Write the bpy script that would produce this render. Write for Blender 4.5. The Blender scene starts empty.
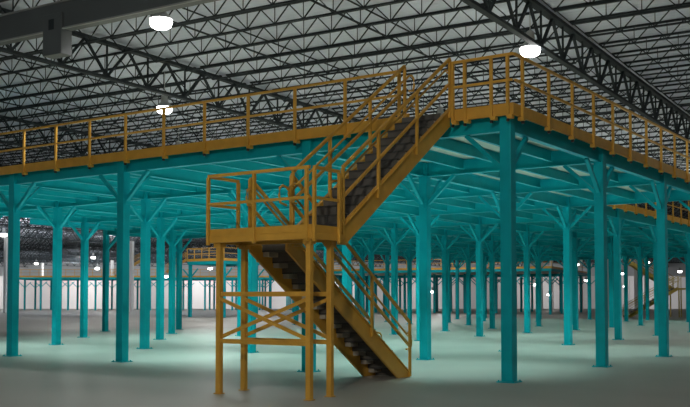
import bpy, bmesh, math, random
from mathutils import Vector, Matrix
random.seed(7)
scn = bpy.context.scene
C = scn.collection
PI = math.pi

# ------------------------------------------------------------------ camera
F = 960.0
PITCH = math.radians(2.5)
YAW = math.radians(34.47)
CAM = Vector((-17.29, -7.99, 1.6))
cd = bpy.data.cameras.new('camera')
cam = bpy.data.objects.new('camera', cd); C.objects.link(cam)
cam.location = CAM
cam.rotation_euler = (PI / 2 + PITCH, 0, YAW - PI / 2)
cd.sensor_width = 36.0
cd.lens = F / 690 * 36.0
cd.shift_y = (258.085 - 203.5) / 690.0
cd.clip_end = 600
cd.clip_start = 0.05
scn.camera = cam
FW = Vector((math.cos(YAW) * math.cos(PITCH), math.sin(YAW) * math.cos(PITCH), math.sin(PITCH)))
FLAT = Vector((math.cos(YAW), math.sin(YAW), 0))
RT = Vector((math.sin(YAW), -math.cos(YAW), 0))
UPV = RT.cross(FW)


def seen(p, m=110):
    v = Vector(p) - CAM
    z = v.dot(FW)
    if z < 1:
        return False
    x = 345 + F * v.dot(RT) / z
    y = 258.085 - F * v.dot(UPV) / z
    return -m < x < 690 + m and -m < y < 407 + m


def at(px, D, z=0.0):
    """ground position at depth D on the sight line of column px"""
    p = CAM + FLAT * D + RT * ((px - 345) / F * D)
    return Vector((p.x, p.y, z))


# ------------------------------------------------------------------ materials
def mat(name, col, rough=0.5, metal=0.0, spec=0.4, emit=None, es=0.0, noise=0.0, nscale=6.0, bump=0.0, bscale=40):
    m = bpy.data.materials.new(name)
    m.use_nodes = True
    nt = m.node_tree
    b = nt.nodes['Principled BSDF']
    b.inputs['Base Color'].default_value = (*col, 1)
    b.inputs['Roughness'].default_value = rough
    b.inputs['Metallic'].default_value = metal
    b.inputs['Specular IOR Level'].default_value = spec
    if emit:
        b.inputs['Emission Color'].default_value = (*emit, 1)
        b.inputs['Emission Strength'].default_value = es
    if noise or bump:
        tc = nt.nodes.new('ShaderNodeTexCoord')
    if noise:
        n = nt.nodes.new('ShaderNodeTexNoise')
        n.inputs['Scale'].default_value = nscale
        n.inputs['Detail'].default_value = 5
        nt.links.new(tc.outputs['Object'], n.inputs['Vector'])
        r = nt.nodes.new('ShaderNodeValToRGB')
        r.color_ramp.elements[0].position = 0.3
        r.color_ramp.elements[1].position = 0.7
        r.color_ramp.elements[0].color = (*[c * (1 - noise) for c in col], 1)
        r.color_ramp.elements[1].color = (*[min(1, c * (1 + noise)) for c in col], 1)
        nt.links.new(n.outputs['Fac'], r.inputs['Fac'])
        nt.links.new(r.outputs['Color'], b.inputs['Base Color'])
    if bump:
        n2 = nt.nodes.new('ShaderNodeTexNoise')
        n2.inputs['Scale'].default_value = bscale
        nt.links.new(tc.outputs['Object'], n2.inputs['Vector'])
        bp = nt.nodes.new('ShaderNodeBump')
        bp.inputs['Strength'].default_value = bump
        bp.inputs['Distance'].default_value = 0.01
        nt.links.new(n2.outputs['Fac'], bp.inputs['Height'])
        nt.links.new(bp.outputs['Normal'], b.inputs['Normal'])
    return m


TEAL = mat('teal_paint', (0.001, 0.41, 0.475), 0.5, spec=0.2, noise=0.06, nscale=3)
YEL = mat('safety_yellow_paint', (0.66, 0.365, 0.052), 0.45, noise=0.07, nscale=4)
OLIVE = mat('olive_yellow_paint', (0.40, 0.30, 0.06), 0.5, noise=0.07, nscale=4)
DARK = mat('dark_primer_steel', (0.032, 0.041, 0.047), 0.75, spec=0.2, noise=0.1, nscale=2)
RISER = mat('grey_stair_steel', (0.12, 0.115, 0.105), 0.55, noise=0.12, nscale=5)
TREADM = mat('dark_tread_steel', (0.06, 0.062, 0.060), 0.6, noise=0.1, nscale=5)
NOSE = mat('pale_tread_bracket', (0.42, 0.40, 0.34), 0.6)
DUCT = mat('grey_sheet_metal', (0.10, 0.115, 0.12), 0.5, noise=0.08, nscale=1)
DUCTE = mat('bright_flange', (0.30, 0.32, 0.32), 0.5)
DECK = mat('cream_resin_deck', (0.66, 0.68, 0.56), 0.6, noise=0.05, nscale=1)
WALLW = mat('white_wall_panel', (0.76, 0.75, 0.75), 0.6, noise=0.03, nscale=0.3)
WALLF = mat('pale_far_wall', (0.55, 0.57, 0.58), 0.7)
COLW = mat('white_column_paint', (0.80, 0.80, 0.78), 0.5)
BOLT = mat('dark_bolt', (0.03, 0.03, 0.03), 0.5)
LAMPH = mat('lamp_housing', (0.45, 0.46, 0.46), 0.4, metal=0.6)
LENS = mat('glowing_lamp_lens', (0.9, 0.9, 0.9), 0.3, emit=(1.0, 0.98, 0.94), es=14.0)
HAZARD = mat('dark_rear_steel', (0.02, 0.06, 0.065), 0.55)

# concrete floor
FLOOR = mat('sealed_concrete', (0.43, 0.415, 0.375), 0.5, spec=0.35, noise=0.06, nscale=0.35)
# corrugated roof deck
ROOF = bpy.data.materials.new('ribbed_roof_deck'); ROOF.use_nodes = True
nt = ROOF.node_tree; b = nt.nodes['Principled BSDF']
b.inputs['Base Color'].default_value = (0.62, 0.68, 0.79, 1); b.inputs['Roughness'].default_value = 0.6
tc = nt.nodes.new('ShaderNodeTexCoord'); wv = nt.nodes.new('ShaderNodeTexWave')
wv.wave_type = 'BANDS'; wv.bands_direction = 'X'; wv.inputs['Scale'].default_value = 1.05
nt.links.new(tc.outputs['Object'], wv.inputs['Vector'])
bp = nt.nodes.new('ShaderNodeBump'); bp.inputs['Strength'].default_value = 0.5; bp.inputs['Distance'].default_value = 0.04
nt.links.new(wv.outputs['Fac'], bp.inputs['Height']); nt.links.new(bp.outputs['Normal'], b.inputs['Normal'])


# ------------------------------------------------------------------ mesh builder
class MB:
    def __init__(s):
        s.v = []; s.f = []

    def add(s, vs, fs):
        o = len(s.v)
        s.v += [tuple(v) for v in vs]
        s.f += [tuple(i + o for i in f) for f in fs]
        return s

    def box(s, x0, x1, y0, y1, z0, z1):
        return s.add([(x0, y0, z0), (x1, y0, z0), (x1, y1, z0), (x0, y1, z0), (x0, y0, z1), (x1, y0, z1), (x1, y1, z1), (x0, y1, z1)],
                     [(3, 2, 1, 0), (4, 5, 6, 7), (0, 1, 5, 4), (1, 2, 6, 5), (2, 3, 7, 6), (3, 0, 4, 7)])

    def bar(s, p, q, w, h=None, up=(0, 0, 1)):
        """rectangular bar from p to q: w sideways, h in the plane of up"""
        h = h or w
        p = Vector(p); q = Vector(q); d = (q - p).normalized(); u = Vector(up)
        sd = d.cross(u)
        if sd.length < 1e-4:
            sd = d.cross(Vector((1, 0, 0)))
        sd.normalize(); u = sd.cross(d)
        vs = []
        for e in (p, q):
            for a, c in ((-1, -1), (1, -1), (1, 1), (-1, 1)):
                vs.append(e + sd * a * w / 2 + u * c * h / 2)
        return s.add(vs, [(0, 1, 2, 3), (7, 6, 5, 4), (0, 4, 5, 1), (1, 5, 6, 2), (2, 6, 7, 3), (3, 7, 4, 0)])

    def prism(s, prof, y0, y1):
        """profile of (x, z) points extruded along y"""
        n = len(prof)
        vs = [(x, y0, z) for x, z in prof] + [(x, y1, z) for x, z in prof]
        fs = [tuple(range(n)), tuple(range(2 * n - 1, n - 1, -1))]
        fs += [(i, i + n, (i + 1) % n + n, (i + 1) % n) for i in range(n)]
        return s.add(vs, fs)

    def tube(s, pts, r, n=8):
        pts = [Vector(p) for p in pts]
        rings = []
        for i, p in enumerate(pts):
            a = pts[max(0, i - 1)]; c = pts[min(len(pts) - 1, i + 1)]
            d = (c - a).normalized()
            sd = d.cross(Vector((0, 0, 1)))
            if sd.length < 1e-3:
                sd = Vector((0, 1, 0))
            sd.normalize(); u = sd.cross(d)
            rings.append([p + sd * r * math.cos(2 * PI * k / n) + u * r * math.sin(2 * PI * k / n) for k in range(n)])
        vs = [v for rg in rings for v in rg]
        fs = []
        for i in range(len(pts) - 1):
            for k in range(n):
                fs.append((i * n + k, i * n + (k + 1) % n, (i + 1) * n + (k + 1) % n, (i + 1) * n + k))
        fs.append(tuple(range(n - 1, -1, -1))); fs.append(tuple((len(pts) - 1) * n + k for k in range(n)))
        return s.add(vs, fs)

    def lathe(s, prof, n=20):
        vs = []; fs = []
        for r, z in prof:
            for k in range(n):
                vs.append((r * math.cos(2 * PI * k / n), r * math.sin(2 * PI * k / n), z))
        for i in range(len(prof) - 1):
            for k in range(n):
                fs.append((i * n + k, i * n + (k + 1) % n, (i + 1) * n + (k + 1) % n, (i + 1) * n + k))
        fs.append(tuple(range(n - 1, -1, -1))); fs.append(tuple((len(prof) - 1) * n + k for k in range(n)))
        return s.add(vs, fs)

    def mesh(s, name, m):
        me = bpy.data.meshes.new(name)
        me.from_pydata(s.v, [], s.f)
        bm = bmesh.new(); bm.from_mesh(me)
        bmesh.ops.recalc_face_normals(bm, faces=bm.faces)
        bm.to_mesh(me); bm.free()
        me.materials.append(m)
        return me

    def build(s, name, m, parent=None, bevel=0.0):
        o = bpy.data.objects.new(name, s.mesh(name, m)); C.objects.link(o)
        if parent is not None:
            o.parent = parent
        if bevel:
            bv = o.modifiers.new('bevel', 'BEVEL'); bv.width = bevel; bv.segments = 2; bv.limit_method = 'ANGLE'
        return o


def tag(o, label, cat, group=None, kind=None):
    o['label'] = label; o['category'] = cat
    if group: o['group'] = group
    if kind: o['kind'] = kind
    return o


def empty(name, loc, label, cat, group=None, rz=0.0):
    o = bpy.data.objects.new(name, None); C.objects.link(o)
    o.location = loc; o.rotation_euler = (0, 0, rz); o.empty_display_size = 0.2
    return tag(o, label, cat, group)


def dup(root, loc, rz=None, label=None, keep=None, group=None):
    r = root.copy(); C.objects.link(r); r.location = loc
    if rz is not None: r.rotation_euler = (0, 0, rz)
    if label: r['label'] = label
    if group: r['group'] = group
    for ch in list(root.children):
        if keep and not keep(ch):
            continue
        c = ch.copy(); C.objects.link(c); c.parent = r
        for g in list(ch.children):
            d = g.copy(); C.objects.link(d); d.parent = c
    return r


def place(mesh_obj_name, me, loc, rz, label, cat, group=None):
    o = bpy.data.objects.new(mesh_obj_name, me); C.objects.link(o)
    o.location = loc; o.rotation_euler = (0, 0, rz)
    return tag(o, label, cat, group)


ORD = ['first', 'second', 'third', 'fourth', 'fifth', 'sixth', 'seventh', 'eighth', 'ninth', 'tenth', 'eleventh', 'twelfth', 'thirteenth', 'fourteenth', 'fifteenth', 'sixteenth', 'seventeenth', 'eighteenth', 'nineteenth', 'twentieth']

# ------------------------------------------------------------------ setting
g = MB().box(-45, 260, -140, 220, -0.3, 0).build('floor', FLOOR); g['kind'] = 'structure'
BA = math.radians(3.0)                      # the building frame is turned a little against the mezzanine
BU = Vector((math.cos(BA), math.sin(BA), 0)); BV = Vector((-math.sin(BA), math.cos(BA), 0))


def bl(u, v, z=0.0):
    p = BU * u + BV * v
    return Vector((p.x, p.y, z))


g = MB().box(-45, 260, -140, 220, 11.0, 11.25).build('ceiling', ROOF); g.rotation_euler = (0, 0, BA); g['kind'] = 'structure'

# low white partition wall and the end wall far behind it: both square to the sight line
def wall_across(name, D, half, z1, m, rib):
    b = MB().box(-half, half, 0, 0.3, 0, z1)
    if rib:
        n = int(2 * half / rib)
        for i in range(n):
            x = -half + rib * (i + 0.5)
            b.box(x - 0.06, x + 0.06, -0.05, 0.0, 0.0, z1)
    o = b.build(name, m)
    o.location = at(345, D); o.rotation_euler = (0, 0, math.atan2(RT.y, RT.x)); o['kind'] = 'structure'
    return o


wall_across('wall_back', 176, 90, 6.0, WALLW, 3.6)
wall_across('wall_end', 232, 130, 11.0, WALLF, 0)

# ------------------------------------------------------------------ mezzanine
XR = [0.0, 5.24, 10.30, 15.48, 20.85, 26.2, 31.9, 37.6, 43.0, 48.6, 54.0, 59.2]
YL = [0.0, 4.86, 10.88, 15.40, 20.15, 24.5, 29.6]
Z_DECK0, Z_DECK = 5.30, 5.36
HW = 0.12

col = empty('mezzanine_column', (0, 0, 0), 'teal square steel column standing at the near corner of the mezzanine', 'column')
MB().box(-HW, HW, -HW, HW, 0.02, Z_DECK0 - 0.005).build('shaft', TEAL, col, 0.015)
bpz = MB().box(-0.19, 0.19, -0.19, 0.19, 0, 0.02).build('base_plate', TEAL, col)
for sx in (-1, 1):
    for sy in (-1, 1):
        MB().lathe([(0.016, 0.02), (0.016, 0.05)], 8).build('anchor_bolt', TEAL, bpz).location = (sx * 0.155, sy * 0.155, 0)
DIRS = {'E': (1, 0), 'W': (-1, 0), 'N': (0, 1), 'S': (0, -1)}
BRZ = {}
for k, (dx, dy) in DIRS.items():
    b = MB().bar((dx * HW, dy * HW, 4.20), (dx * 0.90, dy * 0.90, 4.915), 0.085, 0.085)
    b.box(min(dx * HW, dx * (HW + .015)) - abs(dy) * .06, max(dx * HW, dx * (HW + .015)) + abs(dy) * .06,
          min(dy * HW, dy * (HW + .015)) - abs(dx) * .06, max(dy * HW, dy * (HW + .015)) + abs(dx) * .06, 4.08, 4.34)
    BRZ[b.build('knee_brace', TEAL, col).name] = k


def brace_dir(o):
    # direction of a brace found from its mesh
    v = max((Vector(vv.co) for vv in o.data.vertices), key=lambda t: abs(t.x) + abs(t.y))
    return ('E' if v.x > 0 else 'W') if abs(v.x) > abs(v.y) else ('N' if v.y > 0 else 'S')


def in_deck(x, y):
    if -0.25 <= x <= 64 and 4.75 <= y <= 25: return True
    if -0.25 <= x <= 17.2 and -0.25 <= y <= 5: return True
    if 13.4 <= x <= 22 and 24 <= y <= 30.2: return True
    if 30.5 <= x <= 64 and 24 <= y <= 30.2: return True
    return False


SPOTS = [(i, j) for i in range(len(XR)) for j in range(len(YL)) if in_deck(XR[i], YL[j])]
SPOT = set(SPOTS)
if (3, 0) not in SPOT: SPOT.add((3, 0)); SPOTS.append((3, 0))
NEARLAB = {
    (0, 1): 'teal column on the outer edge just behind the lower stair flight and landing',
    (0, 2): 'wide teal column on the outer edge left of the stair landing',
    (0, 3): 'leftmost near teal column of the mezzanine, on its outer edge',
    (1, 0): 'teal column on the right hand edge, next one back from the corner column',
    (2, 0): 'teal column on the right hand edge, second one back from the corner column',
    (1, 1): 'bright teal column standing just right of the foot of the lower stair flight',
    (1, 2): 'bright teal column seen between the legs of the stair landing',
    (1, 3): 'bright teal column just right of the wide outer column left of the landing',
}
OFF = {(1, 3): (-.18, -.06), (1, 4): (0, -.15), (1, 2): (0, .08), (2, 4): (.25, .05), (3, 5): (.19, .1), (3, 6): (.75, .25), (4, 6): (-.2, -.6), (3, 2): (.1, .1), (4, 2): (.1, .2), (5, 2): (.1, .3), (5, 3): (.1, .3), (6, 3): (-.1, .3)}


def node(i, j):
    o = OFF.get((i, j), (0, 0))
    return Vector((XR[i] + o[0], YL[j] + o[1], 0))


for (i, j) in SPOTS:
    allow = set()
    if (i + 1, j) in SPOT: allow.add('E')
    if (i - 1, j) in SPOT: allow.add('W')
    if (i, j + 1) in SPOT: allow.add('N')
    if (i, j - 1) in SPOT: allow.add('S')
    if (i, j) == (0, 0):
        lab = col['label']
    elif (i, j) in NEARLAB:
        lab = NEARLAB[(i, j)]
    elif i == 0:
        lab = 'teal column on the stair side edge of the mezzanine, %s from the corner column' % ORD[j]
    else:
        lab = 'teal mezzanine column, %s row back from the stair side edge, %s line from the right' % (ORD[i - 1], ORD[j])
    dup(col, node(i, j), 0, lab, keep=lambda c, a=allow: not c.name.startswith('knee_brace') or brace_dir(c) in a, group='columns under the mezzanine')
for ch in list(col.children):
    for gch in list(ch.children): bpy.data.objects.remove(gch)
    bpy.data.objects.remove(ch)
bpy.data.objects.remove(col)

# beams between the columns, joists between the beams
def ibeam(L, d, w, tf=0.02, tw=0.02, axis='x'):
    b = MB()
    def bx(l0, l1, s0, s1, z0, z1):
        if axis == 'x': b.box(l0, l1, s0, s1, z0, z1)
        else: b.box(s0, s1, l0, l1, z0, z1)
    bx(0, L, -w / 2, w / 2, 0, tf); bx(0, L, -w / 2, w / 2, d - tf, d); bx(0, L, -tw / 2, tw / 2, tf, d - tf)
    return b


GAP = HW + 0.003
jmesh = [ibeam(XR[i + 1] - XR[i] - 0.17, 0.265, 0.09, 0.012, 0.015).mesh('floor_joist', TEAL) for i in range(len(XR) - 1)]
ZB = 4.92
bmesh_cache = {}


def span(name, p, q, label, group):
    d = q - p; L = d.length; u = d / L
    k = (name, round(L, 3))
    if k not in bmesh_cache:
        bmesh_cache[k] = ibeam(L - 2 * GAP - .004, 0.375, 0.15).mesh(name, TEAL)
    c = p + u * (GAP + .002)
    place(name, bmesh_cache[k], (c.x, c.y, ZB), math.atan2(d.y, d.x), label, 'beam', group)


for (i, j) in SPOTS:
    if (i, j + 1) in SPOT:
        span('main_beam', node(i, j), node(i, j + 1), 'teal steel beam spanning between column heads, parallel to the stair side edge of the deck', 'main beams under the mezzanine')
    if (i + 1, j) in SPOT:
        span('tie_beam', node(i, j), node(i + 1, j), 'teal steel beam spanning between column heads, running back from the stair side edge', 'tie beams under the mezzanine')
NJ = [4, 5, 4, 4, 4, 4]
for j in range(len(YL) - 1):
    for i in range(len(XR) - 1):
        if not (in_deck(XR[i] + 1, YL[j] + 0.5) and in_deck(XR[i + 1] - 1.5, YL[j + 1] - 0.3)):
            continue
        for k in range(1, NJ[j]):
            y = YL[j] + (YL[j + 1] - YL[j]) * k / NJ[j]
            place('floor_joist', jmesh[i], (XR[i] + 0.085, y, 5.03), 0, 'teal steel joist under the mezzanine deck between two main beams', 'joist', 'joists under the mezzanine deck')
RECTS = [(-0.2, 64, 4.40, 25.0), (-0.2, 17.2, -0.2, 4.40), (13.4, 22.2, 25.0, 30.2), (30.5, 64, 25.0, 30.2)]
mz = MB()
for r in RECTS: mz.box(r[0], r[1], r[2], r[3], Z_DECK0, Z_DECK)
tag(mz.build('mezzanine_deck', DECK), 'cream deck panel of the mezzanine lying on the teal joists', 'deck')


# guard rails: local x along the run, y = 0 outer face of the deck edge (outside is -y)
def guard(p0, p1, posts, label, foot=-1, rails=True, zb=5.19, zt=5.43, zr=6.40, zm=5.87, m=None, name='guard_rail', feet=True, ends=None):
    m = m or YEL
    p0 = Vector(p0); p1 = Vector(p1); d = p1 - p0; L = d.length
    rz = math.atan2(d.y, d.x)
    root = empty(name, (p0.x, p0.y, zb), label, 'guard rail', None, rz)
    H = zb
    MB().box(0, L, -0.03, -0.005, 0, zt - H).box(0, L, -0.055, -0.03, 0, 0.02).build('toe_plate', m, root)
    a, e = ends or (min(posts), max(posts))
    MB().bar((a - .025, -0.06, zr - H - .025), (e + .025, -0.06, zr - H - .025), 0.05).build('top_rail', m, root)
    MB().bar((a, -0.06, zm - H), (e, -0.06, zm - H), 0.045).build('mid_rail', m, root)
    for t in posts:
        po = MB().box(t - .028, t + .028, -0.088, -0.032, -0.03, zr - H - .05).build('post', m, root)
        if feet:
            MB().box(t - 0.05 + foot * 0.06, t + 0.05 + foot * 0.06, -0.125, -0.005, -0.075, -0.005).build('foot_bracket', m, po)
            MB().box(t - .02, t + .02, -0.09, -0.03, -0.125, -0.075).build('bolt', BOLT, po)
    return root


# stair side edge: outside is -x, so the run goes from large y to small y
guard((-0.2, 25.0, 0), (-0.2, 2.30, 0), [25.0 - (2.33 + 1.37 * k) for k in range(17)], 'long yellow guard rail on the stair side edge, left of the stair head', 1)
guard((-0.2, 1.10, 0), (-0.2, -0.23, 0), [0.03, 0.30, 0.88, 1.23], 'short yellow guard rail between the stair head and the mezzanine corner', 1, ends=(0.03, 1.33))
guard((-0.2, -0.2, 0), (17.2, -0.2, 0), [0.35 + 1.325 * k for k in range(13)], 'yellow guard rail running back along the right hand edge from the corner', -1, ends=(0.0, 17.2))
guard((17.25, 4.40, 0), (44.0, 4.40, 0), [0.5 + 1.325 * k for k in range(20)], 'yellow guard rail beyond the notch in the right hand edge, seen under the deck', -1)


# ------------------------------------------------------------------ stairs
def loop_path(pts, r, m, name, root):
    return MB().tube(pts, r).build(name, m, root)


def flight(label, loc, rz, run, rise, width, n, m=None, rm=None, posts=None, near_side=-1, full=True, stop=0.12, sbot=-0.26):
    """local: foot at x = 0, climbs towards +x, y 0..width"""
    m = m or YEL; rm = rm or RISER
    sl = rise / run
    root = empty('stair_flight', loc, label, 'stairs', None, rz)
    for y0, y1 in ((0, 0.05), (width - 0.05, width)):
        x_bot = 0.0
        prof = [(-0.03, max(0.0, stop - 0.03 * sl)), (-0.03, 0.0), (-sbot / sl * 1.0, 0.0) if full else (-0.03, sbot), (run + .04, rise + sbot + 0.05), (run + .04, rise + stop)]
        if not full:
            prof = [(-0.03, stop), (-0.03, -0.16), (0.15, -0.16), (run + .04, rise + sbot), (run + .04, rise + stop)]
        st = MB().prism(prof, y0, y1)
        o = st.build('stringer', m, root)
        # channel flanges, as one mesh
        s = -1 if y0 == 0 else 1
        ye = y0 if s < 0 else y1
        fl = MB()
        fl.bar((0.0, ye + s * .02, stop - .012), (run + .03, ye + s * .02, rise + stop - .012), 0.04, 0.018)
        fl.build('flange', m, o)
    tr = run / n
    rs = rise / n
    for k in range(n):
        x = k * tr
        MB().box(x, x + 0.012, 0.052, width - 0.052, k * rs + 0.001, (k + 1) * rs - 0.03).build('riser', rm, root)
        if k < n - 1:
            t = MB().box(x - 0.02, x + tr + 0.012, 0.052, width - 0.052, (k + 1) * rs - 0.03, (k + 1) * rs).build('tread', TREADM, root)
            MB().box(x + 0.014, x + tr - 0.012, 0.054, 0.19, (k + 1) * rs - 0.115, (k + 1) * rs - 0.031).build('bracket', NOSE, t)
    posts = posts or [0.0, run * .35, run * .68, run]
    for sy, s in ((-0.03, 1), (width + 0.03, -1)):
        o = MB()
        a, e = posts[0], posts[-1]
        f = lambda x, h: (x, sy, x * sl + h)
        MB().bar(f(a, 1.12), f(e, 1.12), 0.05).build('top_rail', m, root)
        MB().bar(f(a, 0.62), f(e, 0.62), 0.045).build('mid_rail', m, root)
        hy = sy + s * 0.10
        hf = lambda x, h: (x, hy, x * sl + h)
        z0 = a * sl + 0.90; z1 = e * sl + 0.90
        lp = [(a - 0.02, hy, z0 - .34), (a - 0.16, hy, z0 - .34), (a - 0.22, hy, z0 - .28), (a - 0.24, hy, z0 - .17), (a - 0.22, hy, z0 - .07), (a - 0.15, hy, z0 - .02), hf(a, 0.90),
              hf(e, 0.90), (e + 0.12, hy, z1 + 0.03), (e + 0.20, hy, z1 - 0.02), (e + 0.22, hy, z1 - .15), (e + 0.18, hy, z1 - .28), (e + 0.02, hy, z1 - .31)]
        hr = MB().tube(lp, 0.021).build('handrail', m, root)
        for t in posts:
            po = MB().box(t - .025, t + .025, sy - .025, sy + .025, t * sl + (0.0 if full and t < 0.1 else sbot * .3), t * sl + 1.10).build('post', m, root)
            MB().bar((t, sy, t * sl + .80), (t, hy, t * sl + .88), 0.02).build('handrail_arm', m, po)
    return root


LZ = 2.69
flight('upper yellow stair flight with grey risers climbing from the landing to the mezzanine edge', (-4.10, 1.16, LZ), 0, 3.85, Z_DECK - LZ, 1.0, 14, full=False, posts=[0.03, 1.15, 2.51, 3.83])
flight('lower yellow stair flight descending from the landing to the concrete floor', (0.03, 3.16, 0), PI, 4.09, LZ, 0.88, 14, posts=[0.02, 1.47, 2.83, 4.06], stop=0.1, sbot=-0.28)

# landing tower
ld = empty('stair_landing', (-5.0, 1.1, 0), 'yellow steel stair landing on four cross braced legs', 'landing')
W, Dp = 2.17, 0.86            # along y, along x
MB().box(0.03, Dp - 0.03, 0.03, W - 0.03, LZ - 0.05, LZ).build('landing_plate', RISER, ld)
for bx in ((-.03, .03, -.03, W + .03), (Dp - .06, Dp, -.03, W + .03), (.03, Dp - .06, -.03, .03), (.03, Dp - .06, W - .03, W + .03)):
    MB().box(*bx, 2.575, LZ).build('channel', YEL, ld, .006)
MB().box(-.012, 0.0, -.012, W + .012, LZ, 2.81).build('toe_plate', YEL, ld)
MB().box(0, Dp - .05, -.012, 0.0, LZ, 2.81).build('toe_plate', YEL, ld)
MB().box(0, Dp - .05, W, W + .02, LZ, 2.81).build('toe_plate', YEL, ld)
LEG = [(0.09, 0.10), (0.09, W - .15), (Dp - .10, 0.17), (Dp - .06, W - .1)]
for lx, ly in LEG:
    l = MB().box(lx - .047, lx + .047, ly - .047, ly + .047, 0.015, 2.575).build('leg', YEL, ld, .008)
    MB().box(lx - .068, lx + .068, ly - .068, ly + .068, 0, 0.015).build('base_plate', YEL, l)
    MB().box(lx - .075, lx + .075, ly - .075, ly + .075, 2.50, 2.575).build('head_plate', YEL, l)
for lx, ya, yb in ((0.09, 0.10, W - .15), (Dp - .08, 0.17, W - .1)):
    for z in (1.70, 0.90):
        MB().bar((lx, ya + .047, z), (lx, yb - .047, z), 0.05, 0.075).build('strut', YEL, ld)
    MB().bar((lx + .025, ya + .047, 1.62), (lx + .025, yb - .047, 0.98), 0.03, 0.06).build('cross_brace', YEL, ld)
    MB().bar((lx - .025, ya + .047, 0.98), (lx - .025, yb - .047, 1.62), 0.03, 0.06).build('cross_brace', YEL, ld)
def lrail(pts, posts):
    for z, h in ((3.725, .05), (3.24, .045)):
        b = MB()
        for p, q in zip(pts[:-1], pts[1:]): b.bar((*p, z), (*q, z), h)
        b.build('top_rail' if z > 3.5 else 'mid_rail', YEL, ld)
    for p in posts: MB().box(p[0] - .025, p[0] + .025, p[1] - .025, p[1] + .025, LZ - .15, 3.70).build('post', YEL, ld)
lrail([(-.04, -.0), (-.04, W + .0)], [(-.045, 0.06), (-.045, 1.15), (-.045, W)])
lrail([(0.02, -.04), (0.72, -.04)], [(.02, -.045), (.72, -.045)])
lrail([(0.0, W + .04), (0.79, W + .04)], [(.79, W + .045)])

# ------------------------------------------------------------------ roof steel
ZG0, ZG1 = 9.5, 10.85
JS = 1.65
GV = [3.29 + 14.68 * k for k in range(-4, 14)]
NP = 6
GP = 2.1
GL = GP * NP
gd = empty('roof_girder', (0, 0, 0), 'dark steel roof girder truss carrying the roof joists', 'roof truss', 'roof girder trusses')
gb = MB().bar((0, 0, ZG1 - .06), (GL, 0, ZG1 - .06), 0.26, 0.12); top_me = gb.mesh('top_chord', DARK)
bot_me = MB().bar((0, 0, ZG0 + .05), (GL, 0, ZG0 + .05), 0.20, 0.10).mesh('bottom_chord', DARK)
wb = MB()
for k in range(NP):
    x = k * GP
    wb.bar((x, 0, ZG1 - .1), (x + GP / 2, 0, ZG0 + .08), 0.09, 0.07)
    wb.bar((x + GP / 2, 0, ZG0 + .08), (x + GP, 0, ZG1 - .1), 0.09, 0.07)
    wb.bar((x + GP / 2, 0, ZG0 + .08), (x + GP / 2, 0, ZG1 - .1), 0.06, 0.05)
web_me = wb.mesh('web_members', DARK)
bpy.data.objects.remove(gd)
for v in GV:
    u = -3 * GL - 0.85 + 0.4
    while u < 245:
        if any(seen(bl(u + GL * t, v, z), 130) for t in (0, .25, .5, .75, 1) for z in (ZG0, ZG1)):
            r = empty('roof_girder', bl(u, v), 'dark steel roof girder truss with V shaped webs, carrying the roof joists', 'roof truss', 'roof girder trusses', BA)
            for nm, me in (('top_chord', top_me), ('bottom_chord', bot_me), ('web_members', web_me)):
                o = bpy.data.objects.new(nm, me); C.objects.link(o); o.parent = r
        u += GL

# open web joists between the girders
JL = 14.68 - 0.28
ZJ1, ZJ0 = 10.99, 10.36
def joist_mb(fine=True):
    b = MB()
    b.bar((0, 0, ZJ1 - .03), (0, JL, ZJ1 - .03), 0.11, 0.06)
    b.bar((0, 0.6, ZJ0 + .025), (0, JL - .6, ZJ0 + .025), 0.10, 0.05)
    n = 12; s = (JL - 1.2) / n
    b.bar((0, .05, ZJ1 - .05), (0, 0.6, ZJ0 + .03), 0.035)
    b.bar((0, JL - .05, ZJ1 - .05), (0, JL - .6, ZJ0 + .03), 0.035)
    for k in range(n):
        y = 0.6 + k * s
        b.bar((0, y, ZJ0 + .03), (0, y + s / 2, ZJ1 - .05), 0.032)
        b.bar((0, y + s / 2, ZJ1 - .05), (0, y + s, ZJ0 + .03), 0.032)
        if k: b.bar((0, y, ZJ0 + .03), (0, y, ZJ1 - .05), 0.022)
    return b


jme = joist_mb().mesh('roof_joist', DARK)
spans = []
for v in GV[:-1]:
    k = -24
    while k * JS < 240:
        u = k * JS + 0.35
        pts = [bl(u, v + 14.68 * t, z) for t in (0, .2, .4, .6, .8, 1) for z in (ZJ0, ZJ1)]
        if any(seen(p, 120) for p in pts):
            D = min((p - CAM).length for p in pts)
            if max((p - CAM).dot(FLAT) for p in pts) < 230: spans.append((D, u, v))
        k += 1
spans.sort()
for D, u, v in spans[:300]:
    place('roof_joist', jme, bl(u, v + 0.14), BA, 'dark open web steel joist under the grey roof deck', 'roof joist', 'open web roof joists')
if len(spans) > 300:
    b = MB()
    src = joist_mb()
    for D, u, v in spans[300:]:
        o = bl(u, v + 0.14)
        b.add([BU * x + BV * y + o + Vector((0, 0, z)) for x, y, z in src.v], src.f)
    me = bpy.data.meshes.new('roof_joist_field'); me.from_pydata(b.v, [], b.f); me.materials.append(DARK)
    o = bpy.data.objects.new('roof_joist_field', me); C.objects.link(o)
    tag(o, 'mass of distant dark roof joists fading towards the far end of the building', 'roof joists', None, 'stuff')

# horizontal bridging under the joists
for q, v in enumerate([3.29 + 14.68 * k + t for k in range(-1, 6) for t in (4.9, 9.8)]):
    b = MB().bar((0, 0, 0), (110, 0, 0), 0.05, 0.05).bar((0, 0, .56), (110, 0, .56), 0.04, 0.04)
    o = place('joist_bridging', b.mesh('joist_bridging', DARK), bl(-8, v, ZJ0 - .03), BA, 'thin dark bridging line tied across the roof joists', 'bridging', 'joist bridging lines')

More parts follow.
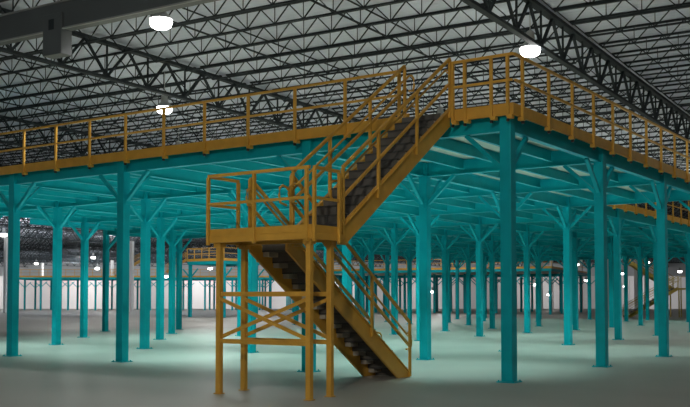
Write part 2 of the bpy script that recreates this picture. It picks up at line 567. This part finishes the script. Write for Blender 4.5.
# air duct at the top left with its drop box
dc = empty('air_duct', bl(-0.30, 12.4, 0), 'dark grey rectangular air duct crossing the top left under the roof', 'duct', None, BA)
MB().box(0.0, 0.30, -24, 26, 8.72, 9.46).build('duct_body', DUCT, dc, .01)
MB().box(-0.05, 0.0, -24, 26, 8.70, 8.74).build('flange', DUCTE, dc)
MB().box(-0.05, 0.0, -24, 26, 9.42, 9.46).build('flange', DUCTE, dc)
db = MB().box(-.08, .30, -.17, .53, 8.05, 9.15).build('drop_box', DUCT, dc, .02)
MB().box(-.09, -.081, .10, .30, 8.72, 9.0).build('access_panel', DARK, db)
for y in range(-22, 26, 4):
    MB().bar((.15, y, 9.46), (.15, y, 10.30), 0.03).build('hanger_rod', DARK, dc)

# ------------------------------------------------------------------ high bay lamps
hb = [0]
def highbay(p, label, energy, group='high bay lamps', fixture=True, size=160, colr=(1, .98, .95), scale=1.0):
    r = None
    if fixture:
        r = empty('high_bay_lamp', p, label, 'ceiling lamp', group)
        r.scale = (scale,) * 3
        if hb[0] == 0:
            hb[0] = [MB().lathe([(0.08, .55), (0.13, .50), (0.15, .22), (0.34, .02), (0.34, 0.0), (0.30, 0.0)]).mesh('housing', LAMPH),
                     MB().lathe([(0.31, -.002), (0.32, -.07), (0.29, -.18), (0.20, -.245), (.01, -.26)]).mesh('lens', LENS),
                     MB().lathe([(0.015, .55), (0.015, 1.45)], 6).mesh('hanger', LAMPH)]
        for nm, me in zip(('housing', 'lens', 'hanger'), hb[0]):
            o = bpy.data.objects.new(nm, me); C.objects.link(o); o.parent = r
    if energy:
        l = bpy.data.lights.new('high_bay_light', 'SPOT'); l.energy = energy; l.spot_size = math.radians(size); l.spot_blend = 0.5
        l.shadow_soft_size = 0.25; l.color = colr
        lo = bpy.data.objects.new('high_bay_light', l); C.objects.link(lo); lo.location = Vector(p) + Vector((0, 0, -.42))
    return r


E1 = 800
highbay((10.6, 4.1, 9.5), 'glowing high bay lamp hanging over the right hand guard rail', E1)
highbay((10.75, 20.25, 9.5), 'glowing high bay lamp low behind the left guard rail', E1)
highbay((1.85, 11.45, 9.5), 'glowing high bay lamp at the upper left beside the duct', E1)
# more of the same grid, hidden in the photo by the mezzanine deck
for p in [(19.5, 12.2), (28, 20), (37, 12), (28, 36), (46, 20), (19.5, 28), (46, 36), (37, 28), (55, 12), (55, 28)]:
    highbay((p[0], p[1], 9.5), 'glowing high bay lamp above the far part of the mezzanine', E1)
# lamps of the hall outside the frame
for p, e in [((28.3, -9, 9.4), 1800), ((19.4, -5, 9.4), 700), ((37, -5, 9.4), 1800), ((-8, 26, 9.4), 500)]:
    highbay(p, '', e, fixture=False)


def point_light(p, e, r=0.3, colr=(1, .97, .92)):  # bare point light, for the hall and for unseen fill added far back
    l = bpy.data.lights.new('hall_or_fill_light', 'POINT'); l.energy = e; l.shadow_soft_size = r; l.color = colr
    o = bpy.data.objects.new('hall_or_fill_light', l); C.objects.link(o); o.location = p


point_light((-23.5, -8.4, 9.3), 3500, 0.15, (1, .91, .78))
for px in range(-160, 900, 118):  # unseen spots added to brighten the white partition wall
    l = bpy.data.lights.new('wall_fill', 'SPOT'); l.energy = 3700 if px < 345 else 1400; l.spot_size = math.radians(130); l.spot_blend = .6
    l.color = (1, .98, .97); l.shadow_soft_size = .3
    o = bpy.data.objects.new('wall_fill', l); C.objects.link(o); o.location = at(px, 167, 6.5 if px < 345 else 4.2)
    o.rotation_euler = (PI / 2 - .12, 0, YAW - PI / 2)
point_light(at(215, 80, 8.8), 1500)  # added fill that brightens the rails of the small left platform
point_light(at(430, 100, 8.8), 1500)  # added fill for the rails of the middle distant platform
for D in (112, 132, 185, 215):  # unseen upward spots added to lighten the far roof
    for px in range(-40, 330, 60):
        l = bpy.data.lights.new('roof_fill', 'SPOT'); l.energy = 1300; l.spot_size = math.radians(165); l.spot_blend = .4; l.shadow_soft_size = .3
        o = bpy.data.objects.new('roof_fill', l); C.objects.link(o); o.location = at(px, D, 6.2); o.rotation_euler = (PI, 0, 0)
point_light(at(60, 82, 8.8), 400)  # weak unseen fill added in the left background
point_light(at(660, 74, 8.8), 1500)  # unseen fill added to lift the far right stair out of black
for px in range(-40, 420, 150):  # unseen fill added for the front of the long distant deck
    point_light(at(px, 140, 9.0), 1100)
for px in range(-100, 800, 180):
    point_light(at(px, 205, 8.8), 3000, 0.4, (1, .98, .97))
for px, py, s in [(135, 233, 1), (3, 234, 1), (8, 250, 1), (36, 263, 1), (93, 257, 1), (97, 268, .8), (517, 270, 1), (577, 264, 1.2), (574, 288, 1), (549, 294, .8), (542, 273, 1), (534, 284, .8), (586, 280, .7), (622, 273, .8), (648, 262, 1), (680, 271, .8), (625, 286, .7), (166, 276, .8), (210, 268, .8), (432, 291, .9)]:
    if py < 266:
        z = 9.4; D = F * (z - 1.6) / (300 - py)
    else:
        D = 140; z = 1.6 + (300 - py) / F * D
    p = at(px, D, z)
    highbay(p, 'small glowing lamp far back, %s' % ('at the left' if px < 345 else 'at the right'), 0, 'distant lamps left' if px < 345 else 'distant lamps right', scale=1.25 * s)

# lamps under the mezzanine without fixtures, plus unseen upward fill added for the soffit
EU = 560
EUP = 108
for i in range(len(XR) - 1):
    xx = (XR[i] + XR[i + 1]) / 2
    for yy in (3.05, 8.5, 12.6, 18.4, 22.9, 27.5):
        if not (in_deck(xx, yy) and in_deck(xx - 2, yy)): continue
        l = bpy.data.lights.new('deck_light', 'SPOT'); l.energy = (EU if i % 2 == 0 else EU * .45) * (1.3 if i == 0 else 1.0 if i < 3 else .8 if i < 5 else .4)
        l.spot_size = math.radians(90 if i == 0 else 104 if yy < 4 else 120); l.spot_blend = 0.7; l.shadow_soft_size = 0.12
        l.color = (0.62, 1.0, 0.94)
        lo = bpy.data.objects.new('deck_light', l); C.objects.link(lo); lo.location = (xx, yy, 4.9)
        l2 = bpy.data.lights.new('soffit_fill', 'SPOT'); l2.energy = EUP * (1.1 if i < 2 else .85 if i < 3 else .5 if i < 4 else .12); l2.spot_size = math.radians(165); l2.spot_blend = 0.5
        l2.shadow_soft_size = 0.5; l2.color = (0.62, 1.0, 0.98)
        lo = bpy.data.objects.new('soffit_fill', l2); C.objects.link(lo); lo.location = (xx, yy, 0.9); lo.rotation_euler = (PI, 0, 0)

# ------------------------------------------------------------------ distance: white building columns
wc = MB().box(-.22, .22, -.22, .22, 0, 9.45).mesh('building_column', COLW)
for px, D, lab in [(6, 120, 'white building column at the left edge of the view'), (42, 205, 'white building column far back behind the low distant deck'), (112, 190, 'white building column far back, left of the tall one'), (131.5, 128, 'tall white building column beside a lamp, right of the wide teal column'),
               (541, 155, 'white building column just left of the tallest on the right'), (551.5, 140, 'tall white building column right of the small far platform'), (581, 150, 'white building column seen past the first right edge column'), (607, 150, 'white building column behind the right hand teal columns'), (636, 138, 'white building column behind the far stair'), (646, 150, 'shorter looking white building column behind the far stair')]:
    place('building_column', wc, at(px, D), BA, lab, 'building column')

# distant decks, each on single mesh columns of its own
def far_col_mesh(h, m=TEAL):
    b = MB().box(-.13, .13, -.13, .13, 0, h)
    for dx in (-1, 1):
        b.bar((dx * .12, 0, h - 1.15), (dx * .95, 0, h - .38), .1)
    return b.mesh('far_column', m)


def far_deck(o, ax, length, depth, nx, ny, label, clab, h=5.25, group='far columns', rail_sides=('f',), postgap=1.4):
    """o: front left foot, ax: direction of the front edge (to the right), depth goes away from the viewer"""
    rz = math.atan2(ax.y, ax.x)
    dv = Vector((-ax.y, ax.x, 0))
    r = empty('distant_platform', (o.x, o.y, 0), label, 'platform', None, rz)
    MB().box(0, length, 0, depth, h, h + .08).build('deck_panel', DECK, r)
    b = MB().box(0, length, 0, .15, h - .4, h)
    b.build('edge_beam', TEAL, r)
    MB().box(0, length, depth - .15, depth, h - .4, h).box(0, .15, .15, depth - .15, h - .4, h).box(length - .15, length, .15, depth - .15, h - .4, h).build('edge_beam', TEAL, r)
    MB().box(0, length, -.05, 0, h - .1, h + .14).build('toe_plate', YEL, r)
    MB().bar((0, -.03, h + 1.1), (length, -.03, h + 1.1), .06).build('top_rail', YEL, r)
    MB().bar((0, -.03, h + .6), (length, -.03, h + .6), .05).build('mid_rail', YEL, r)
    n = max(1, int(length / postgap))
    for k in range(n + 1):
        x = length * k / n
        MB().box(x - .03, x + .03, -.06, 0, h, h + 1.08).build('post', YEL, r)
    if 's' in rail_sides:
        for x in (0, length):
            MB().box(x - .02, x + .02, 0, depth, h - .1, h + .14).bar((x, 0, h + 1.1), (x, depth, h + 1.1), .06).bar((x, 0, h + .6), (x, depth, h + .6), .05).build('side_rail', YEL, r)
    cm = far_col_mesh(h - .4)
    for i in range(nx):
        for j in range(ny):
            p = Vector((o.x, o.y, 0)) + ax * (.2 + (length - .4) * i / max(1, nx - 1)) + dv * (.2 + (depth - .4) * j / max(1, ny - 1))
            place('far_column', cm, p, rz, clab, 'column', group)
    return r


# long low deck far left, square to the view
far_deck(at(12, 150), RT, 56, 11, 14, 3, 'long distant mezzanine deck low across the left background', 'slim teal column under the long distant deck at the left', h=5.25, group='columns under the long distant deck')
# small platform seen left of the stair legs
yax = Vector((0, -1, 0))
far_deck(Vector((48.6, 55.2, 0)), yax, 4.6, 5.0, 2, 2, 'small teal and yellow platform seen just left of the stair landing legs', 'teal column under the small platform left of the stair legs', h=5.30, group='columns under the small left platform', rail_sides=('f', 's'), postgap=.9)
# platform row behind the middle of the mezzanine
a = Vector((76.4, 68.0, 0)); e = Vector((83.0, 33.2, 0)); ax = (e - a).normalized()
far_deck(a, ax, (e - a).length, 26, 10, 5, 'distant platform with yellow rails behind the middle of the mezzanine', 'teal column under the distant platform behind the mezzanine', h=5.2, group='columns under the middle distant platform', rail_sides=('f', 's'))

# far stair at the right, seen side on
rz = math.atan2(RT.y, RT.x)
fs = at(626, 88)
def fl_at(x, y, z=0.0):
    p = fs + RT * x + FLAT * y
    return (p.x, p.y, z)
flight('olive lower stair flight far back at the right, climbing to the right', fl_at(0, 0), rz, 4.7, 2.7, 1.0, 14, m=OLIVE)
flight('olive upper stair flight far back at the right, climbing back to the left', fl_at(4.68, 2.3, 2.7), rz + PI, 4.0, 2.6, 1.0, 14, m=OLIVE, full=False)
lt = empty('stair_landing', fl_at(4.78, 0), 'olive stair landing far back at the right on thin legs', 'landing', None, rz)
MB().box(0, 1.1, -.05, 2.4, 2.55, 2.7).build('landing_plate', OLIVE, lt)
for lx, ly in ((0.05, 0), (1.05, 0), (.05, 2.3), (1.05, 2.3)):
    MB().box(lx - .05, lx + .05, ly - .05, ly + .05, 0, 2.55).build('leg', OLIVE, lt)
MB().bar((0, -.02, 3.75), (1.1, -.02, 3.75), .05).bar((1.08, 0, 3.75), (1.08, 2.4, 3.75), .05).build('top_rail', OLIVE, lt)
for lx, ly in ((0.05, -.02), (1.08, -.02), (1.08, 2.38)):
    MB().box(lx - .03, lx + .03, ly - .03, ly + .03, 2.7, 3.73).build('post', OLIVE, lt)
# stair up from the long distant deck at the left
t = at(113, 147)
flight('yellow stair flight standing on the long distant deck, just left of the small platform', at(158, 154, 5.34), rz, 4.4, 2.8, 1.2, 14)
flight('yellow stair flight standing on the long distant deck, beside the tall white column', tuple(at(113, 156, 5.34)), rz, 4.4, 2.8, 1.2, 14)

# ------------------------------------------------------------------ light and look
w = bpy.data.worlds.new('world'); scn.world = w; w.use_nodes = True
w.node_tree.nodes['Background'].inputs['Color'].default_value = (0.80, 0.93, 1.0, 1)
w.node_tree.nodes['Background'].inputs['Strength'].default_value = 0.10
scn.view_settings.view_transform = 'Standard'
scn.view_settings.look = 'None'
scn.view_settings.exposure = 0.0
scn.view_settings.gamma = 1.0
scn.view_settings.use_curve_mapping = False
scn.cycles.max_bounces = 6
scn.cycles.diffuse_bounces = 4
scn.cycles.use_denoising = True
